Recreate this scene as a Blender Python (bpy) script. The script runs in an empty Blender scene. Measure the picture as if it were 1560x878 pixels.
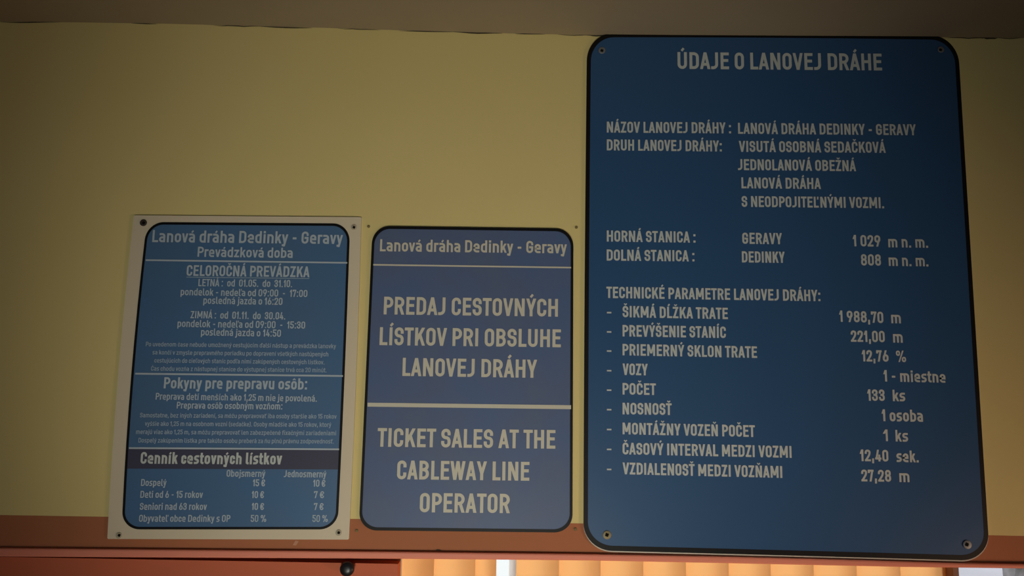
import bpy, bmesh, math, random
from mathutils import Vector, Matrix

# ------------------------------------------------------------------ camera, sky, lights, exposure
S = bpy.context.scene
C = S.collection
W, H, F, D = 1560.0, 878.0, 1170.0, 1.6
EYE = Vector((0.0, -D, 1.75))
YAW, PITCH, ROLL = -0.007382, 0.140620, 0.016222


def basis():
    cy, sy, cp, sp = math.cos(YAW), math.sin(YAW), math.cos(PITCH), math.sin(PITCH)
    cr, sr = math.cos(ROLL), math.sin(ROLL)
    f = Vector((sy * cp, cy * cp, sp))
    r = Vector((cy, -sy, 0))
    u = r.cross(f)
    return cr * r + sr * u, -sr * r + cr * u, f


RT, UP, FW = basis()
cam_data = bpy.data.cameras.new('camera')
cam_data.sensor_width = 36
cam_data.lens = F * 36 / W
cam_data.clip_start = 0.02
cam_data.clip_end = 200
cam = bpy.data.objects.new('camera', cam_data)
C.objects.link(cam)
m = Matrix((RT, UP, -FW)).transposed().to_4x4()
m.translation = EYE
cam.matrix_world = m
S.camera = cam

S.view_settings.view_transform = 'Standard'
S.view_settings.look = 'None'
S.view_settings.gamma = 1.0
S.view_settings.exposure = 0.0
S.view_settings.use_curve_mapping = False

world = bpy.data.worlds.new('overcast_sky')
S.world = world
world.use_nodes = True
bg = world.node_tree.nodes['Background']
bg.inputs[0].default_value = (0.92, 0.96, 1.0, 1)
bg.inputs[1].default_value = 0.85


def aim(o, target):
    o.rotation_euler = (Vector(target) - o.location).to_track_quat('-Z', 'Y').to_euler()


def lamp(name, kind, loc, target, energy, color, **kw):
    d = bpy.data.lights.new(name, kind)
    d.energy = energy
    d.color = color
    for k, v in kw.items():
        setattr(d, k, v)
    o = bpy.data.objects.new(name, d)
    C.objects.link(o)
    o.location = loc
    aim(o, target)
    return o


lamp('sun', 'SUN', (3, 6, 6), (-0.6, 0, 3.2), 3.4, (1.0, 0.95, 0.86), angle=0.02)
lamp('added_back_fill', 'AREA', (0.1, -3.95, 0.95), (0.1, 0.0, 1.2), 7.0, (0.66, 0.86, 1.0),  # unseen cool fill added for a bluish veil on the signs; no doorway
     shape='RECTANGLE', size=2.2, size_y=1.5)
lamp('added_pool_spot', 'SPOT', (-0.14, -2.2, 0.5), (-0.09, 0.0, 1.75), 104.0, (1.0, 0.97, 0.84),  # unseen spot added to make the bright pool on the wall
     spot_size=math.radians(50), spot_blend=1.0, shadow_soft_size=0.25)
lamp('added_side_fill', 'AREA', (2.45, -1.2, 0.6), (0.75, 0.0, 1.25), 3.4, (1.0, 0.64, 0.43),  # unseen warm fill added to brighten the lower right; no window there
     shape='RECTANGLE', size=0.7, size_y=0.5, spread=math.radians(60))


# ------------------------------------------------------------------ helpers
def P(x, y, d=0.0):
    """the point of the plane d metres in front of the wall seen at photo pixel x, y"""
    v = RT * ((x - W / 2) / F) + UP * ((H / 2 - y) / F) + FW
    return EYE + v * ((D - d) / v.y)


def mat(name, color, rough=0.6, spec=0.5, noise=None, bump=None, metallic=0.0, trans=None):
    mt = bpy.data.materials.new(name)
    mt.use_nodes = True
    nt = mt.node_tree
    b = nt.nodes['Principled BSDF']
    b.inputs['Base Color'].default_value = (*color, 1)
    b.inputs['Roughness'].default_value = rough
    b.inputs['Specular IOR Level'].default_value = spec
    b.inputs['Metallic'].default_value = metallic
    tc = nt.nodes.new('ShaderNodeTexCoord')
    if noise:                                            # (scale, amount, second colour)
        n = nt.nodes.new('ShaderNodeTexNoise')
        n.inputs['Scale'].default_value = noise[0]
        n.inputs['Detail'].default_value = 5
        nt.links.new(tc.outputs['Object'], n.inputs['Vector'])
        rp = nt.nodes.new('ShaderNodeMapRange')
        rp.inputs['From Min'].default_value = 0.35
        rp.inputs['From Max'].default_value = 0.7
        rp.inputs['To Max'].default_value = noise[1]
        nt.links.new(n.outputs['Fac'], rp.inputs['Value'])
        mx = nt.nodes.new('ShaderNodeMix')
        mx.data_type = 'RGBA'
        mx.inputs['A'].default_value = (*color, 1)
        mx.inputs['B'].default_value = (*noise[2], 1)
        nt.links.new(rp.outputs['Result'], mx.inputs['Factor'])
        nt.links.new(mx.outputs['Result'], b.inputs['Base Color'])
    if bump:                                             # (scale, strength)
        n2 = nt.nodes.new('ShaderNodeTexNoise')
        n2.inputs['Scale'].default_value = bump[0]
        n2.inputs['Detail'].default_value = 4
        nt.links.new(tc.outputs['Object'], n2.inputs['Vector'])
        bp = nt.nodes.new('ShaderNodeBump')
        bp.inputs['Strength'].default_value = bump[1]
        bp.inputs['Distance'].default_value = 0.004
        nt.links.new(n2.outputs['Fac'], bp.inputs['Height'])
        nt.links.new(bp.outputs['Normal'], b.inputs['Normal'])
    if trans:                                            # share of light that soaks through, colour
        t = nt.nodes.new('ShaderNodeBsdfTranslucent')
        t.inputs[0].default_value = (*trans[1], 1)
        ms = nt.nodes.new('ShaderNodeMixShader')
        ms.inputs[0].default_value = trans[0]
        nt.links.new(b.outputs[0], ms.inputs[1])
        nt.links.new(t.outputs[0], ms.inputs[2])
        nt.links.new(ms.outputs[0], nt.nodes['Material Output'].inputs['Surface'])
    return mt


def glass_mat():
    mt = bpy.data.materials.new('window_glass')
    mt.use_nodes = True
    nt = mt.node_tree
    nt.nodes.remove(nt.nodes['Principled BSDF'])
    tr = nt.nodes.new('ShaderNodeBsdfTransparent')
    tr.inputs[0].default_value = (0.93, 0.95, 0.95, 1)
    gl = nt.nodes.new('ShaderNodeBsdfGlossy')
    gl.inputs['Roughness'].default_value = 0.02
    fr = nt.nodes.new('ShaderNodeFresnel')
    ms = nt.nodes.new('ShaderNodeMixShader')
    nt.links.new(fr.outputs[0], ms.inputs[0])
    nt.links.new(tr.outputs[0], ms.inputs[1])
    nt.links.new(gl.outputs[0], ms.inputs[2])
    nt.links.new(ms.outputs[0], nt.nodes['Material Output'].inputs['Surface'])
    return mt


M = dict(
    yellow=mat('yellow_wall_paint', (0.70, 0.585, 0.25), 0.75, 0.25, (3.0, 0.35, (0.64, 0.525, 0.21)), (60, 0.12)),
    band=mat('terracotta_wall_paint', (0.41, 0.15, 0.072), 0.7, 0.12, (4.0, 0.5, (0.35, 0.14, 0.065)), (50, 0.1)),
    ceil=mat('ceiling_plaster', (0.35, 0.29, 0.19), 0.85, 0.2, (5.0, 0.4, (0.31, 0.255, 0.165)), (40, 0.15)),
    low=mat('red_brown_panel_paint', (0.60, 0.155, 0.075), 0.7, 0.15, (2.5, 0.6, (0.48, 0.125, 0.07))),
    scuff=mat('pale_scuff', (0.50, 0.27, 0.17), 0.8, 0.1),
    crack=mat('dark_crack', (0.06, 0.045, 0.03), 0.9, 0.1),
    trim=mat('salmon_gloss_paint', (0.80, 0.27, 0.18), 0.5, 0.25, (8.0, 0.3, (0.72, 0.24, 0.16))),
    room=mat('room_plaster', (0.55, 0.45, 0.3), 0.85, 0.2),
    floor=mat('floor_lino', (0.25, 0.2, 0.16), 0.5, 0.4, (6, 0.5, (0.2, 0.16, 0.13))),
    frame=mat('cream_window_paint', (0.62, 0.55, 0.46), 0.45, 0.4),
    grey_frame=mat('grey_window_paint', (0.55, 0.57, 0.58), 0.45, 0.4),
    dark_frame=mat('brown_window_paint', (0.22, 0.09, 0.05), 0.45, 0.4),
    glass=glass_mat(),
    slat=mat('orange_blind_fabric', (0.75, 0.36, 0.13), 0.8, 0.2, (9, 0.6, (0.66, 0.29, 0.09)),
             trans=(0.75, (0.93, 0.50, 0.20))),
    pale_slat=mat('pale_blind_fabric', (0.7, 0.69, 0.68), 0.8, 0.2, trans=(0.7, (0.75, 0.75, 0.75))),
    white=mat('added_bright_white', (0.92, 0.92, 0.92), 0.9, 0.2),  # white of the slab added to brighten the blind's gap
    ground=mat('snowy_concrete_yard', (0.56, 0.54, 0.63), 0.9, 0.2, (1.5, 0.9, (0.48, 0.47, 0.53))),
    rock=mat('grey_stone_wall', (0.46, 0.44, 0.43), 0.9, 0.2, (9, 1.0, (0.17, 0.16, 0.13)), (12, 0.6)),
    black=mat('black_print', (0.006, 0.0055, 0.006), 0.45, 0.2),
    blue_a=mat('faded_blue_print', (0.060, 0.148, 0.30), 0.34, 0.6, (5, 0.6, (0.080, 0.148, 0.255))),
    blue_b=mat('greyish_blue_print', (0.080, 0.13, 0.265), 0.42, 0.32, (7, 0.8, (0.105, 0.13, 0.21))),
    blue_c=mat('deep_blue_print', (0.026, 0.085, 0.205), 0.32, 0.45, (3, 0.4, (0.030, 0.085, 0.185))),
    navy=mat('dark_violet_print', (0.055, 0.055, 0.095), 0.42, 0.4),
    plate=mat('cream_plastic_plate', (0.66, 0.58, 0.43), 0.5, 0.4, (6, 0.4, (0.60, 0.53, 0.38))),
    text_a=mat('pale_blue_lettering', (0.40, 0.48, 0.54), 0.5, 0.4),
    text_f=mat('faint_blue_lettering', (0.31, 0.40, 0.48), 0.5, 0.4),
    text_b=mat('cream_lettering', (0.58, 0.565, 0.46), 0.5, 0.4),
    text_c=mat('grey_lettering', (0.50, 0.55, 0.53), 0.5, 0.4),
    screw_shadow=mat('shadow_toned_cream', (0.42, 0.37, 0.27), 0.6, 0.3),  # cream darkened to paint in the shadow ring around the recess
    steel=mat('screw_steel', (0.20, 0.21, 0.22), 0.5, 0.4, metallic=0.4),
    rust=mat('dark_screw_steel', (0.05, 0.04, 0.03), 0.6, 0.4, metallic=0.3),
    brass=mat('dull_brass', (0.25, 0.21, 0.11), 0.55, 0.4, metallic=0.3),
    hole=mat('screw_recess_black', (0.008, 0.007, 0.006), 0.9, 0.1),
    edge=mat('pale_sheet_edge', (0.55, 0.50, 0.42), 0.5, 0.4),
    knob=mat('black_plastic', (0.012, 0.012, 0.014), 0.35, 0.5),
    nail=mat('painted_nail_head', (0.20, 0.15, 0.06), 0.7, 0.3),
)


def new_obj(name, bm, material, parent=None, smooth=False, flat=False):
    me = bpy.data.meshes.new(name)
    if flat:
        bm.normal_update()
        bmesh.ops.reverse_faces(bm, faces=[f for f in bm.faces if f.normal.y > 0])
    else:
        bmesh.ops.recalc_face_normals(bm, faces=bm.faces[:])
    if smooth:
        for f in bm.faces:
            f.smooth = True
    bm.to_mesh(me)
    bm.free()
    for x in (material if isinstance(material, (list, tuple)) else [material]):
        me.materials.append(x)
    o = bpy.data.objects.new(name, me)
    C.objects.link(o)
    if parent:
        o.parent = parent
        o.matrix_parent_inverse = Matrix.Translation(-world_loc(parent))
    return o


def world_loc(o):
    v = Vector((0, 0, 0))
    while o:
        v += o.location
        o = None if o.parent is None else None if o.type == 'MESH' else o.parent
    return v


def tag(o, label, cat, group=None):
    o['label'] = label
    o['category'] = cat
    if group:
        o['group'] = group
    return o


def structure(o):
    o['kind'] = 'structure'
    return o


def empty(name, loc, label, cat, group=None):
    o = bpy.data.objects.new(name, None)
    o.empty_display_size = 0.05
    C.objects.link(o)
    o.location = loc
    return tag(o, label, cat, group)


def box(bm, a, b, mi=0):
    x0, y0, z0 = a
    x1, y1, z1 = b
    v = [bm.verts.new(p) for p in ((x0, y0, z0), (x1, y0, z0), (x1, y1, z0), (x0, y1, z0),
                                   (x0, y0, z1), (x1, y0, z1), (x1, y1, z1), (x0, y1, z1))]
    for q in ((0, 3, 2, 1), (4, 5, 6, 7), (0, 1, 5, 4), (1, 2, 6, 5), (2, 3, 7, 6), (3, 0, 4, 7)):
        bm.faces.new([v[i] for i in q]).material_index = mi


def quad(bm, pts, mi=0):
    f = bm.faces.new([bm.verts.new(p) for p in pts])
    f.material_index = mi
    return f


def interp(tab, x):
    if x <= tab[0][0]:
        a, b = tab[0], tab[1]
    elif x >= tab[-1][0]:
        a, b = tab[-2], tab[-1]
    else:
        for a, b in zip(tab, tab[1:]):
            if a[0] <= x <= b[0]:
                break
    return a[1] + (b[1] - a[1]) * (x - a[0]) / (b[0] - a[0])


# ------------------------------------------------------------------ the room
XL, XR, YB, ZC = -2.6, 2.6, -4.0, P(780, 51).z
CEIL = [(-300, 31), (0, 33), (125, 34.2), (250, 36), (375, 39.5), (500, 42.6), (650, 47.5), (765, 50.6), (900, 53.6),
        (1060, 55), (1440, 57), (1560, 58), (1860, 60)]
BAND = [(0, 785), (160, 787.7), (545, 791), (880, 797.6), (1200, 806), (1510, 816), (1560, 817)]
TRIM_T = [(0, 834), (300, 836.9), (600, 839.6), (880, 843), (1100, 846.6), (1300, 851.5), (1470, 857), (1560, 858.5)]
TRIM_B = [(0, 849), (300, 850.6), (600, 852.2), (890, 854.8), (1080, 858.5), (1380, 864.8), (1560, 867)]

xs = [-340, -150] + list(range(0, 1561, 60)) + [1700, 1950]
top, mid_, low = [], [], []
for px in xs:
    y = interp(CEIL, min(max(px, -300), 1860))
    top.append(P(px, y))
    pc = min(max(px, 0), 1560)
    mid_.append(P(px, interp(BAND, pc)))
    low.append(P(px, interp(TRIM_T, pc) + 8))
for arr in (top, mid_, low):
    arr[0].x = XL
    arr[-1].x = XR
X_OPEN0 = P(606.5, 865).x
X_OPEN1 = P(1800, 865).x
Z_OPEN1 = P(1000, 856).z + 0.004
Z_OPEN0 = 0.92
Z_TOP = Z_OPEN1 + 0.45
TH = 0.24
bm = bmesh.new()
for i in range(len(xs) - 1):
    quad(bm, (mid_[i], mid_[i + 1], top[i + 1], top[i]), 0)
    quad(bm, (low[i], low[i + 1], mid_[i + 1], mid_[i]), 1)
# back face and the wall under the trim, around the opening
box(bm, (XL, 0.0, 0), (X_OPEN0, TH, low[0].z - 0.001), 3)
box(bm, (X_OPEN1, 0.0, 0), (XR, TH, low[-1].z - 0.001), 1)
box(bm, (X_OPEN0, 0.0, 0), (X_OPEN1, TH, Z_OPEN0), 1)
box(bm, (XL, 0.004, Z_OPEN1), (XR, 0.03, ZC + 0.2), 1)
box(bm, (XL, 0.03, Z_TOP), (XR, TH, ZC + 0.2), 1)
box(bm, (XL, 0.03, low[0].z - 0.001), (X_OPEN0, TH, Z_TOP), 1)
box(bm, (X_OPEN1, 0.03, low[-1].z - 0.001), (XR, TH, Z_TOP), 1)
# hairline cracks where the plaster meets the ceiling
random.seed(4)
for x0, x1, t in ((0, 90, 1.5), (200, 240, 1.3), (325, 395, 1.4), (395, 475, 1.7), (515, 580, 1.0), (608, 690, 1.5),
                  (690, 765, 2.0), (785, 830, 1.5), (850, 900, 1.0), (893, 925, 2.0), (1440, 1510, 1.4), (1495, 1520, 3.0),
                  (1520, 1555, 1.2)):
    n = 6
    for k in range(n):
        a, b = x0 + (x1 - x0) * k / n, x0 + (x1 - x0) * (k + 1) / n
        ta, tb = t * math.sin(math.pi * (k + 0.25) / (n + 0.5)), t * math.sin(math.pi * (k + 1.25) / (n + 0.5))
        ja, jb = 0.5 * math.sin(a * .9), 0.5 * math.sin(b * .9)
        ya, yb = interp(CEIL, a) + 0.6 + ja, interp(CEIL, b) + 0.6 + jb
        quad(bm, (P(a, ya + ta * .5, .0006), P(b, yb + tb * .5, .0006), P(b, yb - tb * .5, .0006), P(a, ya - ta * .5, .0006)), 2)
# a paint chip and a pale scuff on the band
quad(bm, [P(x, y, .0005) for x, y in ((663, 838.6), (673, 839.4), (670, 837.4), (666, 837))], 2)
quad(bm, [P(x, y, .0005) for x, y in ((446, 831), (451, 831.5), (455, 825), (450, 824))], 4)
structure(new_obj('wall_front', bm, [M['yellow'], M['band'], M['crack'], M['low'], M['scuff']]))

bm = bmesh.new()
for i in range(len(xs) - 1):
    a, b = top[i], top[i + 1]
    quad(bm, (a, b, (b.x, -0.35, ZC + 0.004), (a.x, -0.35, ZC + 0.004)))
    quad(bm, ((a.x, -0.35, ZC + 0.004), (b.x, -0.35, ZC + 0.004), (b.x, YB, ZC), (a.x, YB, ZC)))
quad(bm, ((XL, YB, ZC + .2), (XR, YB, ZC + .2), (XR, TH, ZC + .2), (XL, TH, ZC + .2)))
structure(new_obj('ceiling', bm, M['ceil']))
bm = bmesh.new()
box(bm, (XL, YB, -0.1), (XR, TH, 0))
structure(new_obj('floor', bm, M['floor']))
bm = bmesh.new()
box(bm, (XL - 0.1, YB, 0), (XL, TH, ZC + 0.2))
structure(new_obj('wall_left', bm, M['room']))
bm = bmesh.new()
box(bm, (XR, YB, 0), (XR + 0.1, TH, ZC + 0.2))
structure(new_obj('wall_right', bm, M['room']))
bm = bmesh.new()
box(bm, (XL, YB - .1, 0), (XR, YB, ZC + 0.2))
structure(new_obj('wall_back', bm, M['room']))


# the salmon board over the window
def board():
    bm = bmesh.new()
    rows = []
    px = [-340, -150] + list(range(0, 1561, 60)) + [1700, 1950]
    d = 0.009
    for x in px:
        xc = min(max(x, 0), 1560)
        t, b = P(x, interp(TRIM_T, xc) + 1.4, d), P(x, interp(TRIM_B, xc), d)
        if x == px[0]:
            t.x = b.x = XL + .002
        if x == px[-1]:
            t.x = b.x = XR - .002
        r = 0.0035
        row = [Vector((t.x, -.0003, t.z)), Vector((t.x, -d + r, t.z)), Vector((t.x, -d + r * .3, t.z - r * .3)),
               Vector((t.x, -d, t.z - r)),
               Vector((b.x, -d, b.z + r)), Vector((b.x, -d + r * .3, b.z + r * .3)), Vector((b.x, -d + r, b.z)),
               Vector((b.x, -.0003, b.z))]
        rows.append([bm.verts.new(v) for v in row])
    for a, b in zip(rows, rows[1:]):
        for i in range(7):
            bm.faces.new((a[i], a[i + 1], b[i + 1], b[i]))
        bm.faces.new((a[7], a[0], b[0], b[7]))
    bm.faces.new(rows[0])
    bm.faces.new(rows[-1][::-1])
    return bm


structure(new_obj('trim_1', board(), M['trim']))

# window under the board: frame, mullions, pane
YG = 0.17


def at(px, y=868, d=0.0):
    return P(px, y, -d).x


bm = bmesh.new()
x0, x1 = X_OPEN0 + 0.0005, X_OPEN1 - 0.0005
win = new_obj('window_1', bm, M['frame'])
structure(win)
bm = bmesh.new()
box(bm, (x0, 0.031, Z_OPEN0), (at(610.5, d=0.031), 0.20, Z_TOP - .001))
box(bm, (x0, 0.14, Z_OPEN0), (x0 + 0.05, 0.20, Z_TOP - .001))
new_obj('window_frame', bm, M['frame'], win)
bm = bmesh.new()
box(bm, (at(1452, d=.03), 0.03, Z_OPEN0), (at(1460.5, d=.03), 0.072, Z_TOP - .001))
new_obj('mullion', bm, M['dark_frame'], win)
bm = bmesh.new()
box(bm, (x0, YG, Z_OPEN0), (x1, YG + 0.004, Z_TOP - .001))
new_obj('glass_pane', bm, M['glass'], win)

# outside
bm = bmesh.new()
box(bm, (-14, TH + .05, -0.4), (14, 26, -0.3))
structure(new_obj('ground', bm, M['ground']))
bm = bmesh.new()
n = 26
gx0, gx1 = 3.62, 7.0
random.seed(8)
prev = None
for i in range(n + 1):
    x = gx0 + (gx1 - gx0) * i / n
    col = []
    for j in range(7):
        z = -0.3 + 1.5 * j / 6
        col.append(bm.verts.new((x, 4.2 + random.uniform(-.07, .07), z)))
    col.append(bm.verts.new((x, 4.34, 1.2)))
    col.append(bm.verts.new((x, 4.34, -.3)))
    if prev:
        for j in range(8):
            bm.faces.new((prev[j], col[j], col[j + 1], prev[j + 1]))
    prev = col
bm.verts.ensure_lookup_table()
bm.faces.new(bm.verts[:9])
bm.faces.new(bm.verts[-9:])
structure(new_obj('wall_outside', bm, M['rock']))

bm = bmesh.new()
box(bm, (-0.9, 5.0, -0.3), (0.8, 14.0, -0.24))
structure(new_obj('ground', bm, M['white']))  # bright slab added outside so the gap in the blind shows white

# ------------------------------------------------------------------ lettering (constant-width strokes, condensed)
XH = 0.75


def rounded(pts, closed=False):
    out = []
    n = len(pts)
    for i, p in enumerate(pts):
        if len(p) == 2 or (not closed and i in (0, n - 1)):
            out.append((p[0], p[1]))
            continue
        a, b = pts[i - 1], pts[(i + 1) % n]
        va, vb = (a[0] - p[0], a[1] - p[1]), (b[0] - p[0], b[1] - p[1])
        la, lb = math.hypot(*va), math.hypot(*vb)
        ra = min(p[2], la * (0.5 if len(a) > 2 else 1))
        rb = min(p[2], lb * (0.5 if len(b) > 2 else 1))
        ra = rb = min(ra, rb)
        A = (p[0] + va[0] / la * ra, p[1] + va[1] / la * ra)
        B = (p[0] + vb[0] / lb * rb, p[1] + vb[1] / lb * rb)
        k = 0.5523
        for s in range(7):
            t = s / 6
            c1 = (A[0] + (p[0] - A[0]) * k, A[1] + (p[1] - A[1]) * k)
            c2 = (B[0] + (p[0] - B[0]) * k, B[1] + (p[1] - B[1]) * k)
            q = [(1 - t) ** 3 * A[d] + 3 * (1 - t) ** 2 * t * c1[d] + 3 * (1 - t) * t * t * c2[d] + t ** 3 * B[d] for d in (0, 1)]
            if not out or math.hypot(out[-1][0] - q[0], out[-1][1] - q[1]) > 1e-5:
                out.append(tuple(q))
    return out


R = 0.21
K = 'k'


def table():
    g = {}

    def s(*pts, **kw):
        return ('s', pts, kw.get('closed', False))

    def d(x0, y0, x1, y1):
        return ('d', x0, y0, x1, y1)
    rr = R
    # capitals: (width, side bearing left, right, strokes)
    g['A'] = (.57, .01, .01, [d(0, 0, .5, 1), d(1, 0, .5, 1), s((.22, .24), (.78, .24))])
    g['B'] = (.52, .07, .05, [s((0, 0), (0, 1)), s((0, 1), (.95, 1, rr), (.95, .53, rr), (0, .53)), s((0, .53), (1, .53, rr), (1, 0, rr), (0, 0))])
    g['C'] = (.50, .05, .04, [s((1, .76), (1, 1, rr), (0, 1, rr), (0, 0, rr), (1, 0, rr), (1, .24))])
    g['D'] = (.52, .07, .05, [s((0, 0), (0, 1), (1, 1, rr), (1, 0, rr), closed=True)])
    g['E'] = (.46, .07, .04, [s((1, 1), (0, 1), (0, 0), (1, 0)), s((0, .53), (.88, .53))])
    g['F'] = (.45, .07, .02, [s((1, 1), (0, 1), (0, 0)), s((0, .51), (.88, .51))])
    g['G'] = (.51, .05, .06, [s((1, .77), (1, 1, rr), (0, 1, rr), (0, 0, rr), (1, 0, rr), (1, .47), (.58, .47))])
    g['H'] = (.53, .07, .07, [s((0, 0), (0, 1)), s((1, 0), (1, 1)), s((0, .52), (1, .52))])
    g['I'] = (.18, .07, .07, [s((.5, 0), (.5, 1))])
    g['J'] = (.40, .02, .07, [s((1, 1), (1, 0, rr), (.05, 0))])
    g['K'] = (.55, .07, .01, [s((0, 0), (0, 1)), d(.0, .30, .95, 1), d(1, 0, .42, .6)])
    g['L'] = (.43, .07, .02, [s((0, 1), (0, 0), (1, 0))])
    g['M'] = (.68, .07, .07, [s((0, 0), (0, 1)), s((1, 0), (1, 1)), d(0.02, 1, .5, .25), d(.98, 1, .5, .25)])
    g['N'] = (.55, .07, .07, [s((0, 0), (0, 1)), s((1, 0), (1, 1)), d(.03, 1, .97, 0)])
    g['O'] = (.51, .05, .05, [s((0, 0, rr), (0, 1, rr), (1, 1, rr), (1, 0, rr), closed=True)])
    g['P'] = (.51, .07, .02, [s((0, 0), (0, 1)), s((0, 1), (1, 1, rr), (1, .45, rr), (0, .45))])
    g['R'] = (.53, .07, .03, [s((0, 0), (0, 1)), s((0, 1), (.96, 1, rr), (.96, .47, rr), (0, .47)), d(.5, .46, 1, 0)])
    g['S'] = (.50, .04, .04, [s((.98, .78), (.98, 1, rr), (0, 1, rr), (0, .53, rr), (1, .53, rr), (1, 0, rr), (0, 0, rr), (0, .22))])
    g['T'] = (.49, .01, .01, [s((0, 1), (1, 1)), s((.5, 1), (.5, 0))])
    g['U'] = (.52, .07, .07, [s((0, 1), (0, 0, rr), (1, 0, rr), (1, 1))])
    g['V'] = (.56, .01, .01, [d(0, 1, .5, 0), d(1, 1, .5, 0)])
    g['W'] = (.82, .01, .01, [d(0, 1, .26, 0), d(.5, 1, .26, 0), d(.5, 1, .74, 0), d(1, 1, .74, 0)])
    g['X'] = (.55, .01, .01, [d(0, 1, 1, 0), d(1, 1, 0, 0)])
    g['Y'] = (.55, .01, .01, [d(0, 1, .5, .42), d(1, 1, .5, .42), s((.5, .45), (.5, 0))])
    g['Z'] = (.48, .04, .04, [s((0, 1), (1, 1)), s((0, 0), (1, 0)), d(.03, 0, .97, 1)])
    # figures
    g['0'] = (.48, .05, .05, g['O'][3])
    g['1'] = (.29, .03, .07, [s((1, 0), (1, 1)), d(0, .76, .95, 1)])
    g['2'] = (.47, .04, .04, [s((0, .76), (0, 1, rr), (1, 1, rr), (1, .62, .2), (.05, .02)), s((0, 0), (1, 0))])
    g['3'] = (.47, .04, .05, [s((0, .78), (0, 1, rr), (.97, 1, rr), (.97, .53, rr), (.4, .53)), s((.4, .53), (1, .53, rr), (1, 0, rr), (0, 0, rr), (0, .22))])
    g['4'] = (.50, .03, .03, [d(.05, .2, .5, 1), s((0, .2), (1, .2)), s((.75, .5), (.75, 0))])
    g['5'] = (.47, .05, .05, [s((.95, 1), (.04, 1), (.04, .6), (1, .6, rr), (1, 0, rr), (0, 0, rr), (0, .2))])
    g['6'] = (.48, .05, .05, [s((0, 0, rr), (0, .58, rr), (1, .58, rr), (1, 0, rr), closed=True), d(.02, .34, .6, 1)])
    g['7'] = (.46, .03, .02, [s((0, .86), (0, 1), (1, 1)), d(.97, 1, .35, 0)])
    g['8'] = (.48, .05, .05, [s((.04, .53, rr), (.04, 1, rr), (.96, 1, rr), (.96, .53, rr), closed=True), s((0, 0, rr), (0, .53, rr), (1, .53, rr), (1, 0, rr), closed=True)])
    g['9'] = (.48, .05, .05, [s((0, .42, rr), (0, 1, rr), (1, 1, rr), (1, .42, rr), closed=True), d(.98, .66, .4, 0)])
    g['%'] = (.80, .05, .05, [s((0, .62, .14), (0, 1, .14), (.32, 1, .14), (.32, .62, .14), closed=True),
                              s((.68, 0, .14), (.68, .38, .14), (1, .38, .14), (1, 0, .14), closed=True), d(.25, 0, .75, 1)])
    g['€'] = (.52, .02, .03, [s((1, .78), (1, 1, rr), (.16, 1, rr), (.16, 0, rr), (1, 0, rr), (1, .22)), s((0, .6), (.7, .6)), s((0, .38), (.7, .38))])
    # small letters
    r2 = .18
    g['a'] = (.45, .04, .06, [s((.06, K), (1, K, r2), (1, 0)), s((1, .38), (0, .38, r2), (0, 0, r2), (1, 0))])
    g['b'] = (.46, .06, .05, [s((0, 0), (0, 1)), s((0, K), (1, K, r2), (1, 0, r2), (0, 0))])
    g['c'] = (.42, .05, .03, [s((1, .52), (1, K, r2), (0, K, r2), (0, 0, r2), (1, 0, r2), (1, .16))])
    g['d'] = (.46, .05, .06, [s((1, 0), (1, 1)), s((1, K), (0, K, r2), (0, 0, r2), (1, 0))])
    g['e'] = (.46, .05, .05, [s((0, .34), (1, .34), (1, K, r2), (0, K, r2), (0, 0, r2), (.93, 0))])
    g['f'] = (.33, .02, .01, [s((1, 1), (.4, 1, r2), (.4, 0)), s((0, K), (1, K))])
    g['g'] = (.46, .05, .06, [s((1, K), (0, K, r2), (0, 0, r2), (1, 0)), s((1, K), (1, -.27, r2), (.1, -.27))])
    g['h'] = (.46, .06, .06, [s((0, 0), (0, 1)), s((0, K), (1, K, r2), (1, 0))])
    g['ı'] = (.18, .06, .06, [s((.5, 0), (.5, K))])
    g['i'] = (.18, .06, .06, [s((.5, 0), (.5, K)), ('dot', .5, 1.0)])
    g['ȷ'] = (.24, .0, .06, [s((1, K), (1, -.27, r2), (0, -.27))])
    g['j'] = (.24, .0, .06, [s((1, K), (1, -.27, r2), (0, -.27)), ('dot', 1, 1.0)])
    g['k'] = (.46, .06, .01, [s((0, 0), (0, 1)), d(0, .22, .92, K), d(1, 0, .4, .42)])
    g['l'] = (.25, .06, .02, [s((0, 1), (0, 0, .14), (1, 0))])
    g['m'] = (.72, .06, .06, [s((0, 0), (0, K)), s((0, K), (.5, K, r2), (.5, 0)), s((.5, K), (1, K, r2), (1, 0))])
    g['n'] = (.46, .06, .06, [s((0, 0), (0, K)), s((0, K), (1, K, r2), (1, 0))])
    g['o'] = (.46, .05, .05, [s((0, 0, r2), (0, K, r2), (1, K, r2), (1, 0, r2), closed=True)])
    g['p'] = (.46, .06, .05, [s((0, -.27), (0, K)), s((0, K), (1, K, r2), (1, 0, r2), (0, 0))])
    g['r'] = (.33, .06, .0, [s((0, 0), (0, K)), s((0, K), (1, K))])
    g['s'] = (.42, .04, .04, [s((.96, K), (0, K, .15), (0, .35, .15), (1, .35, .15), (1, 0, .15), (.03, 0))])
    g['t'] = (.33, .02, .02, [s((.35, .95), (.35, 0, .15), (1, 0)), s((0, K), (1, K))])
    g['u'] = (.46, .06, .06, [s((0, K), (0, 0, r2), (1, 0)), s((1, K), (1, 0))])
    g['v'] = (.46, .01, .01, [d(0, K, .5, 0), d(1, K, .5, 0)])
    g['w'] = (.68, .01, .01, [d(0, K, .26, 0), d(.5, K, .26, 0), d(.5, K, .74, 0), d(1, K, .74, 0)])
    g['x'] = (.46, .01, .01, [d(0, K, 1, 0), d(1, K, 0, 0)])
    g['y'] = (.46, .01, .01, [d(0, K, .52, 0), d(1, K, .3, -.3), s((.06, -.27), (.26, -.27))])
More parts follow.
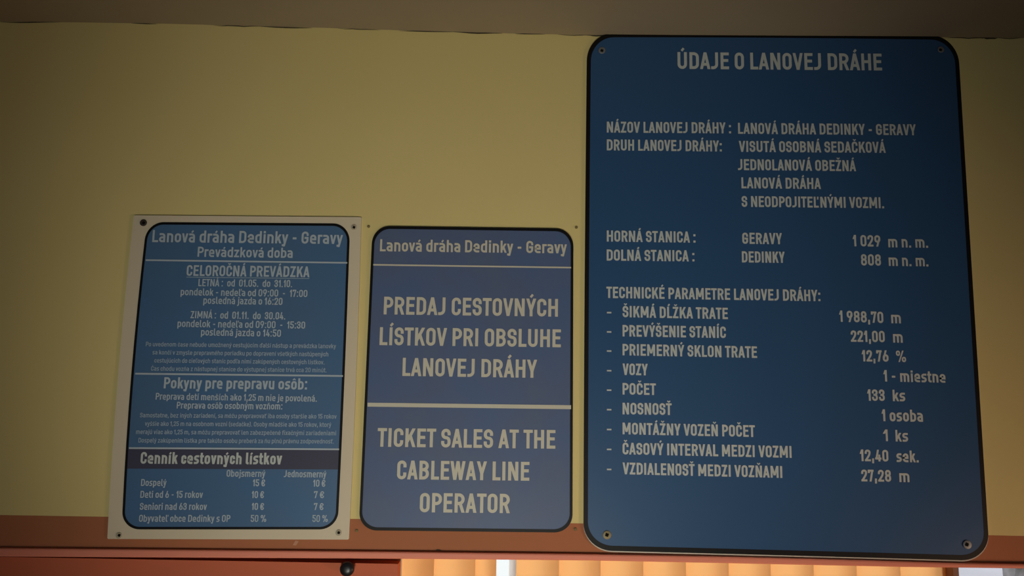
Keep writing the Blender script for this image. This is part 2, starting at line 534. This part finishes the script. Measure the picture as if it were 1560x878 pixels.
    g['z'] = (.42, .04, .04, [s((0, K), (1, K)), s((0, 0), (1, 0)), d(.03, 0, .97, K)])
    g['.'] = (.18, .05, .05, [('dot', .5, 0)])
    g[':'] = (.18, .06, .06, [('dot', .5, .02), ('dot', .5, K)])
    g[','] = (.18, .05, .05, [d(.15, -.2, .6, .1)])
    g['-'] = (.30, .08, .08, [s((.1, .42), (.9, .42))])
    g['('] = (.24, .05, .02, [s((1, 1.05), (0, .85, .3), (0, .1, .3), (1, -.12))])
    g[')'] = (.24, .02, .05, [s((0, 1.05), (1, .85, .3), (1, .1, .3), (0, -.12))])
    g[' '] = (.13, .05, .05, [])
    return g


G = table()
ACC = {}
for ch, base, a in (('Á', 'A', 'acute'), ('É', 'E', 'acute'), ('Í', 'I', 'acute'), ('Ĺ', 'L', 'acute_left'), ('Ú', 'U', 'acute'),
                    ('Ý', 'Y', 'acute'), ('Č', 'C', 'caron'), ('Ň', 'N', 'caron'), ('Š', 'S', 'caron'), ('Ť', 'T', 'caron'),
                    ('Ž', 'Z', 'caron'), ('Ľ', 'L', 'tick'), ('á', 'a', 'acute'), ('é', 'e', 'acute'), ('í', 'ı', 'acute'),
                    ('ú', 'u', 'acute'), ('ý', 'y', 'acute'), ('č', 'c', 'caron'), ('ň', 'n', 'caron'), ('š', 's', 'caron'),
                    ('ž', 'z', 'caron'), ('ľ', 'l', 'tick'), ('ť', 't', 'tick'), ('ď', 'd', 'tick'), ('ô', 'o', 'circ')):
    ACC[ch] = (base, a)


def stroke(bm, pts, w, closed, to3d, cap=True):
    """a ribbon of constant width along pts (photo-plane units), mitred"""
    q = []
    for p in pts:
        if not q or math.hypot(q[-1][0] - p[0], q[-1][1] - p[1]) > 1e-4:
            q.append(p)
    if closed and math.hypot(q[0][0] - q[-1][0], q[0][1] - q[-1][1]) < 1e-4:
        q.pop()
    n = len(q)
    if cap and not closed:
        def ext(a, b):
            l = math.hypot(a[0] - b[0], a[1] - b[1])
            return (a[0] + (a[0] - b[0]) / l * w / 2, a[1] + (a[1] - b[1]) / l * w / 2)
        q[0], q[-1] = ext(q[0], q[1]), ext(q[-1], q[-2])
    rows = []
    for i in range(n):
        def nrm(a, b):
            l = math.hypot(b[0] - a[0], b[1] - a[1])
            return (-(b[1] - a[1]) / l, (b[0] - a[0]) / l)
        if closed or 0 < i < n - 1:
            n1, n2 = nrm(q[i - 1], q[i]), nrm(q[i], q[(i + 1) % n])
            k = 1 + n1[0] * n2[0] + n1[1] * n2[1]
            k = max(k, 0.35)
            o = ((n1[0] + n2[0]) / k, (n1[1] + n2[1]) / k)
        else:
            o = nrm(q[0], q[1]) if i == 0 else nrm(q[-2], q[-1])
        rows.append((bm.verts.new(to3d(q[i][0] + o[0] * w / 2, q[i][1] + o[1] * w / 2)),
                     bm.verts.new(to3d(q[i][0] - o[0] * w / 2, q[i][1] - o[1] * w / 2))))
    for i in range(n if closed else n - 1):
        a, b = rows[i], rows[(i + 1) % n]
        bm.faces.new((a[0], a[1], b[1], b[0]))


def text_bm(text, xl, xr, yl, yr, cap, t, depth):
    bm = bmesh.new()
    items = []
    x = 0.0
    first = True
    endx = 0
    for ch in text:
        base, acc = ACC.get(ch, (ch, None))
        w, lb, rb, prims = G[base]
        if not first:
            x += lb
        first = False
        items.append((base, acc, x, w, prims))
        endx = x + w
        x += w + rb
        if acc == 'tick':
            x += .06
            endx = max(endx, x)
    sx = (xr - xl) / endx

    def px(gx, gy):                                      # gx in photo pixels from xl, gy in photo pixels above the baseline
        u = gx / (xr - xl)
        X = xl + gx
        return X + (921 - X) * 1.1e-4 * gy, yl + (yr - yl) * u - gy

    lift = [depth]

    def to3d(gx, gy):
        a, b = px(gx, gy)
        return P(a, b, lift[0])
    tp = t * cap
    kk = (XH - t) / (1 - t)
    for base, acc, x, w, prims in items:
        def XX(u):
            return (x + u * w) * sx + (0.5 - u) * tp

        def YY(v):
            if v == K:
                v = kk
            return (t / 2 + v * (1 - t)) * cap
        narrow = w < t * 1.3
        for p in prims:
            lift[0] = depth + (lift[0] - depth + 2e-5) % 2.4e-4
            if p[0] == 's':
                pts = [((XX(q[0]) if not narrow else (x + w / 2) * sx), YY(q[1])) + ((q[2] * cap,) if len(q) > 2 else ()) for q in p[1]]
                stroke(bm, rounded(pts, p[2]), tp, p[2], to3d)
            elif p[0] == 'dot':
                cx, cy = (XX(p[1]) if not narrow else (x + w / 2) * sx), YY(p[2])
                h = tp * .55
                stroke(bm, [(cx, cy - h), (cx, cy + h)], 2 * h, False, to3d, cap=False)
            else:
                _, x0, y0, x1, y1 = p
                if y0 == K:
                    y0 = kk
                if y1 == K:
                    y1 = kk
                # bar with level ends reaching the outer lines
                ya = (y0 if abs(y0) > .001 else -.0) * (1 - t) * cap + tp / 2
                yb = y1 * (1 - t) * cap + tp / 2
                sgn = 1 if yb > ya else -1
                ya -= sgn * tp / 2
                yb += sgn * tp / 2
                xa, xb = XX(x0), XX(x1)
                l = math.hypot(xb - xa, yb - ya)
                hw = tp * 0.97 * l / abs(yb - ya) / 2
                f = [bm.verts.new(to3d(*q)) for q in ((xa - hw, ya), (xa + hw, ya), (xb + hw, yb), (xb - hw, yb))]
                bm.faces.new(f)
        if acc:
            lower = base.islower() or base in 'ıȷ'
            topy = (XH if lower else 1.0) * cap
            cx = (x + w / 2) * sx
            e = cap
            if acc == 'acute_left':
                acc, cx = 'acute', (x + .12) * sx
            if acc == 'acute':
                stroke(bm, [(cx - .035 * e, topy + .075 * e), (cx + .095 * e, topy + .23 * e)], tp * .78, False, to3d, cap=False)
            elif acc == 'caron':
                stroke(bm, [(cx - .12 * e, topy + .21 * e), (cx, topy + .10 * e), (cx + .12 * e, topy + .21 * e)], tp * .55, False, to3d, cap=False)
            elif acc == 'circ':
                stroke(bm, [(cx - .12 * e, topy + .09 * e), (cx, topy + .2 * e), (cx + .12 * e, topy + .09 * e)], tp * .55, False, to3d, cap=False)
            elif acc == 'tick':
                cx = (x + w + (.035 if lower else -.08)) * sx
                stroke(bm, [(cx, .74 * e), (cx + .02 * e, 1.0 * e)], tp * .7, False, to3d, cap=False)
    return bm


# ------------------------------------------------------------------ the three signs
def quadfit(pts):
    """least-squares parabola b = f(a)"""
    n = len(pts)
    a0 = sum(p[0] for p in pts) / n
    deg = 2 if n > 4 else 1
    sc = 200.0
    A = [[((p[0] - a0) / sc) ** k for k in range(deg + 1)] for p in pts]
    N = [[sum(r[i] * r[j] for r in A) for j in range(deg + 1)] + [sum(r[i] * p[1] for r, p in zip(A, pts))] for i in range(deg + 1)]
    for i in range(deg + 1):
        for j in range(deg + 1):
            if j != i:
                f = N[j][i] / N[i][i]
                N[j] = [x - f * y for x, y in zip(N[j], N[i])]
    c = [N[i][-1] / N[i][i] for i in range(deg + 1)]
    return lambda a: sum(c[k] * ((a - a0) / sc) ** k for k in range(deg + 1))


class Sheet:
    """a rectangular sheet measured by its four edges in the photo, rebuilt on the wall"""

    def __init__(self, L, Rr, T, B):
        sw = lambda pts: [(y, x) for x, y in pts]
        self.L, self.R, self.T, self.B = quadfit(sw(L)), quadfit(sw(Rr)), quadfit(T), quadfit(B)
        ym = (L[0][1] + L[-1][1]) / 2
        xm = (T[0][0] + T[-1][0]) / 2
        self.w, self.h = self.R(ym) - self.L(ym), self.B(xm) - self.T(xm)

    def px(self, sx, sy):
        u, v = sx / self.w, sy / self.h
        x, y = self.L(400) + u * self.w, self.T(500) + v * self.h
        for _ in range(6):
            y = self.T(x) + (self.B(x) - self.T(x)) * v
            x = self.L(y) + (self.R(y) - self.L(y)) * u
        return x, y

    def loop(self, inset, r, low=None):
        a, b = inset, inset
        c, d = self.w - inset, self.h - (inset if low is None else low)
        pts = []
        for cx, cy, a0 in ((a + r, b + r, 180), (c - r, b + r, 270), (c - r, d - r, 0), (a + r, d - r, 90)):
            for k in range(13):
                t = math.radians(a0 + 90 * k / 12)
                pts.append((cx + r * math.cos(t), cy + r * math.sin(t)))
        # extra points along the edges keep the slight bow
        out = []
        for i, p in enumerate(pts):
            q = pts[(i + 1) % len(pts)]
            out.append(p)
            l = math.hypot(q[0] - p[0], q[1] - p[1])
            if l > 60:
                for k in range(1, 8):
                    out.append((p[0] + (q[0] - p[0]) * k / 8, p[1] + (q[1] - p[1]) * k / 8))
        return [self.px(*p) for p in out]


def slab(loop, d0, d1):
    """solid between d0 and d1 metres off the wall"""
    bm = bmesh.new()
    front = [P(x, y, d1) for x, y in loop]
    a = [bm.verts.new(p) for p in front]
    b = [bm.verts.new((p.x, -d0, p.z)) for p in front]
    bm.faces.new(a)
    bm.faces.new(b[::-1])
    n = len(a)
    for i in range(n):
        bm.faces.new((a[i], b[i], b[(i + 1) % n], a[(i + 1) % n]))
    return bm


def ring(outer, inner, d0, d1):
    bm = bmesh.new()
    fo = [P(x, y, d1) for x, y in outer]
    fi = [P(x, y, d1) for x, y in inner]
    a = [bm.verts.new(p) for p in fo]
    b = [bm.verts.new(p) for p in fi]
    c = [bm.verts.new((p.x, -d0, p.z)) for p in fo]
    e = [bm.verts.new((p.x, -d0, p.z)) for p in fi]
    n = len(a)
    for i in range(n):
        j = (i + 1) % n
        bm.faces.new((a[i], a[j], b[j], b[i]))
        bm.faces.new((c[i], c[j], a[j], a[i]))
        bm.faces.new((b[i], b[j], e[j], e[i]))
        bm.faces.new((e[i], e[j], c[j], c[i]))
    return bm


def disc(cx, cy, d0, rad, h, dome=0.4, seg=24):
    """low domed disc, its centre seen at pixel cx, cy; radius in metres"""
    bm = bmesh.new()
    c = P(cx, cy, d0)
    prof = [(1.0, 0), (1.0, h * (1 - dome)), (0.85, h * (1 - dome * .45)), (0.5, h * (1 - dome * .1))]
    rows = []
    for k, y in prof:
        rows.append([bm.verts.new((c.x + rad * k * math.cos(t * 2 * math.pi / seg), -d0 - y, c.z + rad * k * math.sin(t * 2 * math.pi / seg))) for t in range(seg)])
    for a, b in zip(rows, rows[1:]):
        for i in range(seg):
            j = (i + 1) % seg
            bm.faces.new((a[i], a[j], b[j], b[i]))
    bm.faces.new(rows[-1])
    bm.faces.new(rows[0][::-1])
    return bm


def cross(cx, cy, d, arm, wd, ang):
    """a sunk cross recess drawn as a small raised-free star plate"""
    bm = bmesh.new()
    c = P(cx, cy, d)
    ca, sa = math.cos(ang), math.sin(ang)
    pts = []
    for i in range(4):
        t = i * math.pi / 2
        for dx, dz in ((arm, -wd), (arm, wd), (wd, wd)):
            x, z = dx * math.cos(t) - dz * math.sin(t), dx * math.sin(t) + dz * math.cos(t)
            pts.append((c.x + x * ca - z * sa, c.z + x * sa + z * ca))
    a = [bm.verts.new((x, -d, z)) for x, z in pts]
    b = [bm.verts.new((x, -d + .0006, z)) for x, z in pts]
    bm.faces.new(a)
    n = len(a)
    for i in range(n):
        bm.faces.new((a[i], b[i], b[(i + 1) % n], a[(i + 1) % n]))
    return bm


PXM = D / F


def screw(sign, cx, cy, d, r, material, hole=0.45, label=None):
    o = new_obj('screw', disc(cx, cy, d, r * PXM, .0022), material, sign)
    if label:
        o['label'] = label
    new_obj('screw_recess', cross(cx, cy, d + .0024, r * PXM * hole, r * PXM * hole * .5, .4), M['hole'], o)


def rule(x0, y0, x1, y1, t, d):
    bm = bmesh.new()
    n = 8
    row = []
    for i in range(n + 1):
        u = i / n
        x, y = x0 + (x1 - x0) * u, y0 + (y1 - y0) * u
        row.append((bm.verts.new(P(x, y - t / 2, d)), bm.verts.new(P(x, y + t / 2, d))))
    for a, b in zip(row, row[1:]):
        bm.faces.new((a[0], a[1], b[1], b[0]))
    return bm


def write(sign, lines, t, depth, material):
    for ln in lines:
        s, xl, xr, yl, yr, cap = ln[:6]
        new_obj('text_line', text_bm(s, xl, xr, yl, yr, cap, ln[6] if len(ln) > 6 else t, depth), material, sign, flat=True)


# --- large data board, right
e = Sheet([(894, 98), (892.2, 240), (890.8, 420), (889.8, 620), (888.8, 796)],
          [(1462.2, 109), (1470.2, 240), (1481.2, 420), (1493.7, 620), (1504.8, 800)],
          [(930, 50.4), (1060, 50.5), (1200, 51.2), (1405, 53.6), (1430, 54)],
          [(939, 840), (1080, 843.4), (1220, 847.3), (1330, 850.4), (1430, 853)])
big = empty('information_board', P(1190, 845, 0), 'large dark blue board of cableway data with black border, right of the two smaller signs', 'sign')
new_obj('backing_sheet', slab(e.loop(0, 42, -1.8), 0.001, 0.004), M['edge'], big)
out, inn = e.loop(0, 42), e.loop(6.5, 36, 8)
new_obj('border', ring(out, inn, 0.004, 0.0046), M['black'], big)
new_obj('panel', slab(inn, 0.004, 0.0045), M['blue_c'], big)
dT = 0.0048
write(big, [
    ('ÚDAJE O LANOVEJ DRÁHE', 1032.3, 1344, 105, 107.4, 25.6),
    ('NÁZOV LANOVEJ DRÁHY :', 924.5, 1113.8, 202, 203.4, 16.7),
    ('LANOVÁ DRÁHA DEDINKY - GERAVY', 1124.6, 1395.7, 203.9, 206.2, 16.7),
    ('DRUH LANOVEJ DRÁHY:', 924.5, 1099.7, 229.2, 231, 16.8),
    ('VISUTÁ OSOBNÁ SEDAČKOVÁ', 1125.8, 1349.5, 231.5, 233, 16.8),
    ('JEDNOLANOVÁ OBEŽNÁ', 1124.2, 1304.3, 259.2, 261, 16.7),
    ('LANOVÁ DRÁHA', 1129.7, 1250.8, 287, 288.1, 16.7),
    ('S NEODPOJITEĽNÝMI VOZMI.', 1130, 1347, 315.3, 317.4, 16.6),
    ('HORNÁ STANICA :', 924.5, 1059.6, 368.2, 370, 17),
    ('GERAVY', 1131, 1191.6, 371.6, 372.3, 17),
    ('DOLNÁ STANICA :', 924.3, 1058, 397.2, 398.6, 17),
    ('DEDINKY', 1130.4, 1195.7, 400, 400.7, 17),
    ('1 029', 1299.2, 1341.5, 375.3, 376, 17.3),
    ('m n. m.', 1353.5, 1414.2, 377, 377.6, 17),
    ('808', 1312, 1342.4, 404.6, 405, 17.3),
    ('m n. m.', 1354.2, 1414.6, 405.3, 406, 17),
    ('TECHNICKÉ PARAMETRE LANOVEJ DRÁHY:', 923.8, 1250, 454.2, 459.2, 17.3),
    ('ŠIKMÁ DĹŽKA TRATE', 948.5, 1109, 483.5, 486.5, 17.3),
    ('PREVÝŠENIE STANÍC', 948.5, 1106, 512.8, 515.3, 17.5),
    ('PRIEMERNÝ SKLON TRATE', 948.5, 1153.5, 541.6, 545.6, 17.5),
    ('VOZY', 948.5, 986.9, 571.6, 572.2, 17.6),
    ('POČET', 948.5, 999.3, 601.4, 602.2, 17.7),
    ('NOSNOSŤ', 948.5, 1023.4, 631.6, 632.6, 17.8),
    ('MONTÁŽNY VOZEŇ POČET', 948.5, 1150.3, 662, 666.2, 17.9),
    ('ČASOVÝ INTERVAL MEDZI VOZMI', 948.5, 1206.2, 692.6, 697.9, 18),
    ('VZDIALENOSŤ MEDZI VOZŇAMI', 948.5, 1192, 722.9, 728.5, 18),
    ('1 988,70', 1278.5, 1346, 490.4, 492.5, 17.2),
    ('m', 1358, 1372.6, 492.7, 492.9, 17.2),
    ('221,00', 1296.5, 1348.2, 520.9, 521.7, 17.3),
    ('m', 1360.9, 1375.4, 522.2, 522.4, 17.3),
    ('12,76', 1313, 1353.9, 550.9, 551.4, 17.4),
    ('%', 1365.5, 1380.5, 551.8, 552, 17.4, .13),
    ('1 - miestne', 1346, 1440.7, 581.5, 583.4, 17.6),
    ('133', 1321.2, 1348.2, 610.9, 611.2, 17.5),
    ('ks', 1360.4, 1379.3, 611.5, 611.8, 17.5),
    ('1 osoba', 1343.4, 1406.3, 642, 643, 18.2),
    ('1', 1345.5, 1352.8, 672.3, 672.4, 17.7),
    ('ks', 1364.6, 1383.7, 673, 673.3, 17.7),
    ('12,40', 1310.2, 1353.7, 702.9, 703.6, 17.8),
    ('sek.', 1366, 1399.8, 704.2, 704.8, 17.8),
    ('27,28', 1312.5, 1357.8, 733.7, 734.4, 18),
    ('m', 1370.4, 1385.7, 734.8, 735, 18),
], .17, dT, M['text_c'])
for y in (476.5, 505.9, 535, 565, 594.7, 624.4, 654.7, 685, 715.5):
    new_obj('bullet_dash', rule(924.6, y, 931.4, y + .1, 2.3, dT), M['text_c'], big, flat=True)
for x, y, r, mt in ((917, 77, 5.6, 'steel'), (1433, 75.8, 5.2, 'steel'), (924.7, 815.4, 6.2, 'brass'), (1473.3, 830, 6.2, 'steel')):
    screw(big, x, y, dT, r, M[mt], label='dull brass screw' if mt == 'brass' else None)

# --- ticket sales sign, middle
e = Sheet([(566.2, 375.6), (559, 525), (551, 715), (547.6, 775)], [(873.3, 387), (873.3, 530), (872.7, 720), (871.8, 770)],
          [(597, 344.8), (836, 348.2)], [(585, 808.8), (832, 811.5)])
mids = empty('ticket_sales_sign', P(710, 810, 0), 'middle grey-blue sign about ticket sales in large cream capitals, split by one thick rule', 'sign')
new_obj('backing_sheet', slab(e.loop(0, 27), 0.001, 0.003), M['black'], mids)
out, inn = e.loop(0, 27), e.loop(4.2, 24, 5)
new_obj('border', ring(out, inn, 0.003, 0.0036), M['black'], mids)
new_obj('panel', slab(inn, 0.003, 0.0035), M['blue_b'], mids)
dT = 0.0038
new_obj('divider_line', rule(568.6, 403.6, 870, 407.9, 2.3, dT), M['text_b'], mids, flat=True)
new_obj('divider_line', rule(560, 616.8, 869.9, 620.7, 6, dT), M['text_b'], mids, flat=True)
write(mids, [
    ('Lanová dráha Dedinky - Geravy', 578.7, 863.5, 383, 386.3, 18.4),
    ('PREDAJ CESTOVNÝCH', 584.4, 849.9, 479.2, 482.7, 27),
    ('LÍSTKOV PRI OBSLUHE', 578, 854.4, 526, 529.4, 27.3),
    ('LANOVEJ DRÁHY', 612.9, 818, 573, 576, 27.6),
    ('TICKET SALES AT THE', 574.6, 846, 680.9, 684, 28.5),
    ('CABLEWAY LINE', 604.6, 806.3, 730.5, 732.8, 28.7),
    ('OPERATOR', 639.2, 776.7, 780.8, 782.3, 29.5),
], .165, dT, M['text_b'])

# --- timetable and price sign, left
e = Sheet([(203.2, 332), (193.5, 430), (183.8, 525), (176.3, 610), (170.6, 705), (163.4, 820)],
          [(550.2, 335), (548, 430), (543.4, 540), (538, 690), (531.6, 820)],
          [(206, 328.2), (548, 331)], [(165, 821.5), (530, 822.5)])
b = Sheet([(220.2, 370), (211.6, 440), (203.3, 530), (196, 630), (190.2, 705), (186.6, 775)],
          [(532.7, 360), (530, 440), (526.6, 540), (522.4, 630), (518.8, 705), (516, 775)],
          [(243, 338.5), (510, 340.5)], [(220, 807), (490, 807)])
lefs = empty('timetable_sign', P(350, 822, 0), 'leftmost sign, blue timetable and price list on a cream plate', 'sign')
new_obj('backing_plate', slab(e.loop(0, 2), 0.001, 0.004), M['plate'], lefs)
out, inn = b.loop(0, 27), b.loop(3.9, 23.5)
new_obj('border', ring(out, inn, 0.004, 0.0046), M['black'], lefs)
new_obj('panel', slab(inn, 0.004, 0.0045), M['blue_a'], lefs)
bm = bmesh.new()
row = []
for i in range(9):
    v0 = 684.6 + i * (715 - 684.6) / 8
    row.append((bm.verts.new(P(b.L(v0) + 3.9, v0 - .6, .00465)), bm.verts.new(P(b.R(v0) - 3.9, v0 + .6, .00465))))
for a, c in zip(row, row[1:]):
    bm.faces.new((a[0], a[1], c[1], c[0]))
new_obj('heading_strip', bm, M['navy'], lefs, flat=True)
dT = 0.0048
for q in ((222, 396.5, 529, 400.6, 2.4), (206, 569.6, 522.5, 573.1, 2.6), (196.5, 683, 516.5, 684.9, 2.6)):
    new_obj('divider_line', rule(*q, dT), M['text_a'], lefs, flat=True)
new_obj('underline', rule(284, 422.4, 471.4, 424.6, 0.9, dT), M['text_f'], lefs, flat=True)
write(lefs, [
    ('Lanová dráha Dedinky - Geravy', 231.7, 522, 369, 372, 18.4),
    ('Prevádzková doba', 300.7, 445.6, 391.4, 393.2, 15.4),
    ('CELOROČNÁ PREVÁDZKA', 284, 471.4, 420.4, 422.6, 16.4),
], .165, dT, M['text_a'])
write(lefs, [
    ('Cenník cestovných lístkov', 213.7, 429.3, 706.8, 708, 17.8),
], .18, dT, M['text_c'])
write(lefs, [
    ('Pokyny pre prepravu osôb:', 249.3, 467.5, 592, 593.9, 17.1),
], .17, dT, M['text_a'])
write(lefs, [
    ('LETNÁ :  od  01.05.  do  31.10.', 302, 445, 436.2, 437.8, 11),
    ('pondelok - nedeľa od 09:00  -  17:00', 275, 468, 450, 452.8, 10.9),
    ('posledná jazda o 16:20', 309.6, 430, 463, 464.8, 10.9),
    ('ZIMNÁ :  od  01.11.  do  30.04.', 290, 434.5, 485, 487, 11),
    ('pondelok - nedeľa od 09:00  -  15:30', 270.2, 464.6, 498.3, 501, 10.9),
    ('posledná jazda o 14:50', 306, 427.7, 511.3, 513.4, 10.9),
    ('Preprava detí menších ako 1,25 m nie je povolená.', 237, 482.6, 609, 612.3, 10.2),
    ('Preprava osôb osobným vozňom:', 269.1, 430, 622.6, 624.2, 10.2),
    ('Obojsmerný', 345, 404, 726.6, 727, 10.4),
    ('Jednosmerný', 432.2, 497, 727.2, 728, 10.4),
    ('Dospelý', 214.6, 253.3, 740.7, 740.9, 10.6),
    ('15 €', 384.7, 403.5, 741.2, 741.4, 10.6),
    ('10 €', 476.6, 495.4, 741.8, 742, 10.6),
    ('Deti od 6 - 15 rokov', 213.5, 308.8, 758.8, 759, 10.6),
    ('10 €', 383, 401.8, 759.2, 759.3, 10.6),
    ('7 €', 478, 493.4, 759.3, 759.4, 10.6),
    ('Seniori nad 63 rokov', 212.7, 314.8, 777.1, 777.3, 10.6),
    ('10 €', 383, 401.8, 777.2, 777.3, 10.6),
    ('7 €', 478, 492.5, 777.4, 777.5, 10.6),
    ('Obyvateľ obce Dedinky s OP', 211.5, 350.6, 795.3, 795.5, 10.6),
    ('50 %', 381.8, 405.4, 795.5, 795.6, 10.6, .13),
    ('50 %', 475.8, 499.2, 795.6, 795.7, 10.6, .13),
], .15, dT, M['text_a'])
write(lefs, [
    ('Po uvedenom čase nebude umožnený cestujúcim ďalší nástup a prevádzka lanovky', 222, 511.7, 527.8, 531, 6.9),
    ('sa končí v zmysle prepravného poriadku po dopravení všetkých nastúpených', 232.2, 500, 540.3, 543.3, 6.9),
    ('cestujúcich do cieľových staníc podľa nimi zakúpených cestovných lístkov.', 235, 494.2, 552.6, 555.5, 6.9),
    ('Čas chodu vozňa z nástupnej stanice do výstupnej stanice trvá cca 20 minút.', 230, 497.6, 565, 567.6, 6.9),
    ('Samostatne, bez iných zariadení, sa môžu prepravovať iba osoby staršie ako 15 rokov', 213, 512.7, 636.2, 638.2, 7),
    ('vyššie ako 1,25 m na osobnom vozni (sedačke). Osoby mladšie ako 15 rokov, ktorý', 220.6, 504.5, 649, 650.8, 7),
    ('merajú viac ako 1,25 m, sa môžu prepravovať len zabezpečené fixačnými zariadeniami', 207.2, 512, 661.5, 663.6, 7),
    ('Dospelý zakúpením lístka pre takúto osobu preberá za ňu plnú právnu zodpovednosť.', 210.7, 508.6, 674.5, 676.1, 7),
], .14, dT, M['text_f'])
screw(lefs, 218.7, 339.6, .004, 5.4, M['rust'])
for x, y in ((539.2, 346.4), (181.4, 816), (516, 812)):
    screw(lefs, x, y, .004, 4.4, M['screw_shadow'], hole=.5, label='cream screw with its shadow ring in the colour, dark recess')

# nails left in the wall at the middle sign's corners
for x, y, w in ((561.6, 345.3, 'upper left'), (877.9, 346.6, 'upper right'), (543.4, 808.8, 'lower left'), (876.5, 806.6, 'lower right')):
    o = new_obj('nail', disc(x, y, 0.0, 2.3 * PXM, .002), M['nail'])
    tag(o, 'small dull nail in the wall off the %s corner of the middle sign' % w, 'nail', 'nails round the middle sign')

# black knob under the board
kx, ky = 529.3, 866.6
c = P(kx, ky, .012)
kb = empty('knob', (c.x, 0, c.z), 'round black knob on the terracotta wall under the salmon board, below the leftmost sign', 'knob')
bm = bmesh.new()


def turned(bm, c, prof, seg=28):
    rows = []
    for r, y in prof:
        rows.append([bm.verts.new((c.x + r * math.cos(t * 2 * math.pi / seg), -y, c.z + r * math.sin(t * 2 * math.pi / seg))) for t in range(seg)])
    for a, b in zip(rows, rows[1:]):
        for i in range(seg):
            bm.faces.new((a[i], a[(i + 1) % seg], b[(i + 1) % seg], b[i]))
    bm.faces.new(rows[0][::-1])
    bm.faces.new(rows[-1])


turned(bm, c, [(.0115, .0002), (.0115, .003), (.009, .004)])
new_obj('rose', bm, M['knob'], kb)
bm = bmesh.new()
turned(bm, c, [(.006, .0035), (.007, .007), (.0135, .010), (.0145, .014), (.0138, .019), (.011, .022), (.004, .0235)])
new_obj('cap', bm, M['knob'], kb, smooth=True)

# vertical blind in the window
SL = 0.06
edges = [598, 661, 724, 751.5]
edges2 = [786.5, 851.6, 915, 980, 1045, 1110, 1174, 1239.5, 1305, 1371.5, 1436.6, 1453]
bl = empty('vertical_blind', (at(1000, d=SL), SL, Z_OPEN0 + .02), 'orange vertical blind glowing in the window under the large board', 'blind')


def slat(xa, xb):
    bm = bmesh.new()
    wd = xb - xa
    full = 0.096
    n = 10
    ra, rb = [], []
    for i in range(n + 1):
        u = i / n
        x = xa + wd * u + (0.006 * u)
        y = SL + 0.010 * u - 0.024 * math.sin(math.pi * u) * wd / full
        ra.append((x, y))
    z0, z1 = Z_OPEN0 + .02, Z_TOP - .06
    cols = []
    for x, y in ra:
        cols.append([bm.verts.new((x, y, z0)), bm.verts.new((x, y, z1))])
    for a, b in zip(cols, cols[1:]):
        bm.faces.new((a[0], b[0], b[1], a[1]))
    return bm


for ed in (edges, edges2):
    for a, c in zip(ed, ed[1:]):
        new_obj('slat', slat(at(a, d=SL), at(c, d=SL)), M['slat'], bl, smooth=True)
o = new_obj('slat', slat(at(775.5, d=SL), at(783, d=SL)), M['pale_slat'], bl, smooth=True)
o['label'] = 'narrow greyish white slat beside the bright gap'
bm = bmesh.new()
box(bm, (at(612, d=SL), SL - .02, Z_TOP - .06), (at(1450, d=SL), SL + .03, Z_TOP - .01))
new_obj('head_rail', bm, M['frame'], bl)
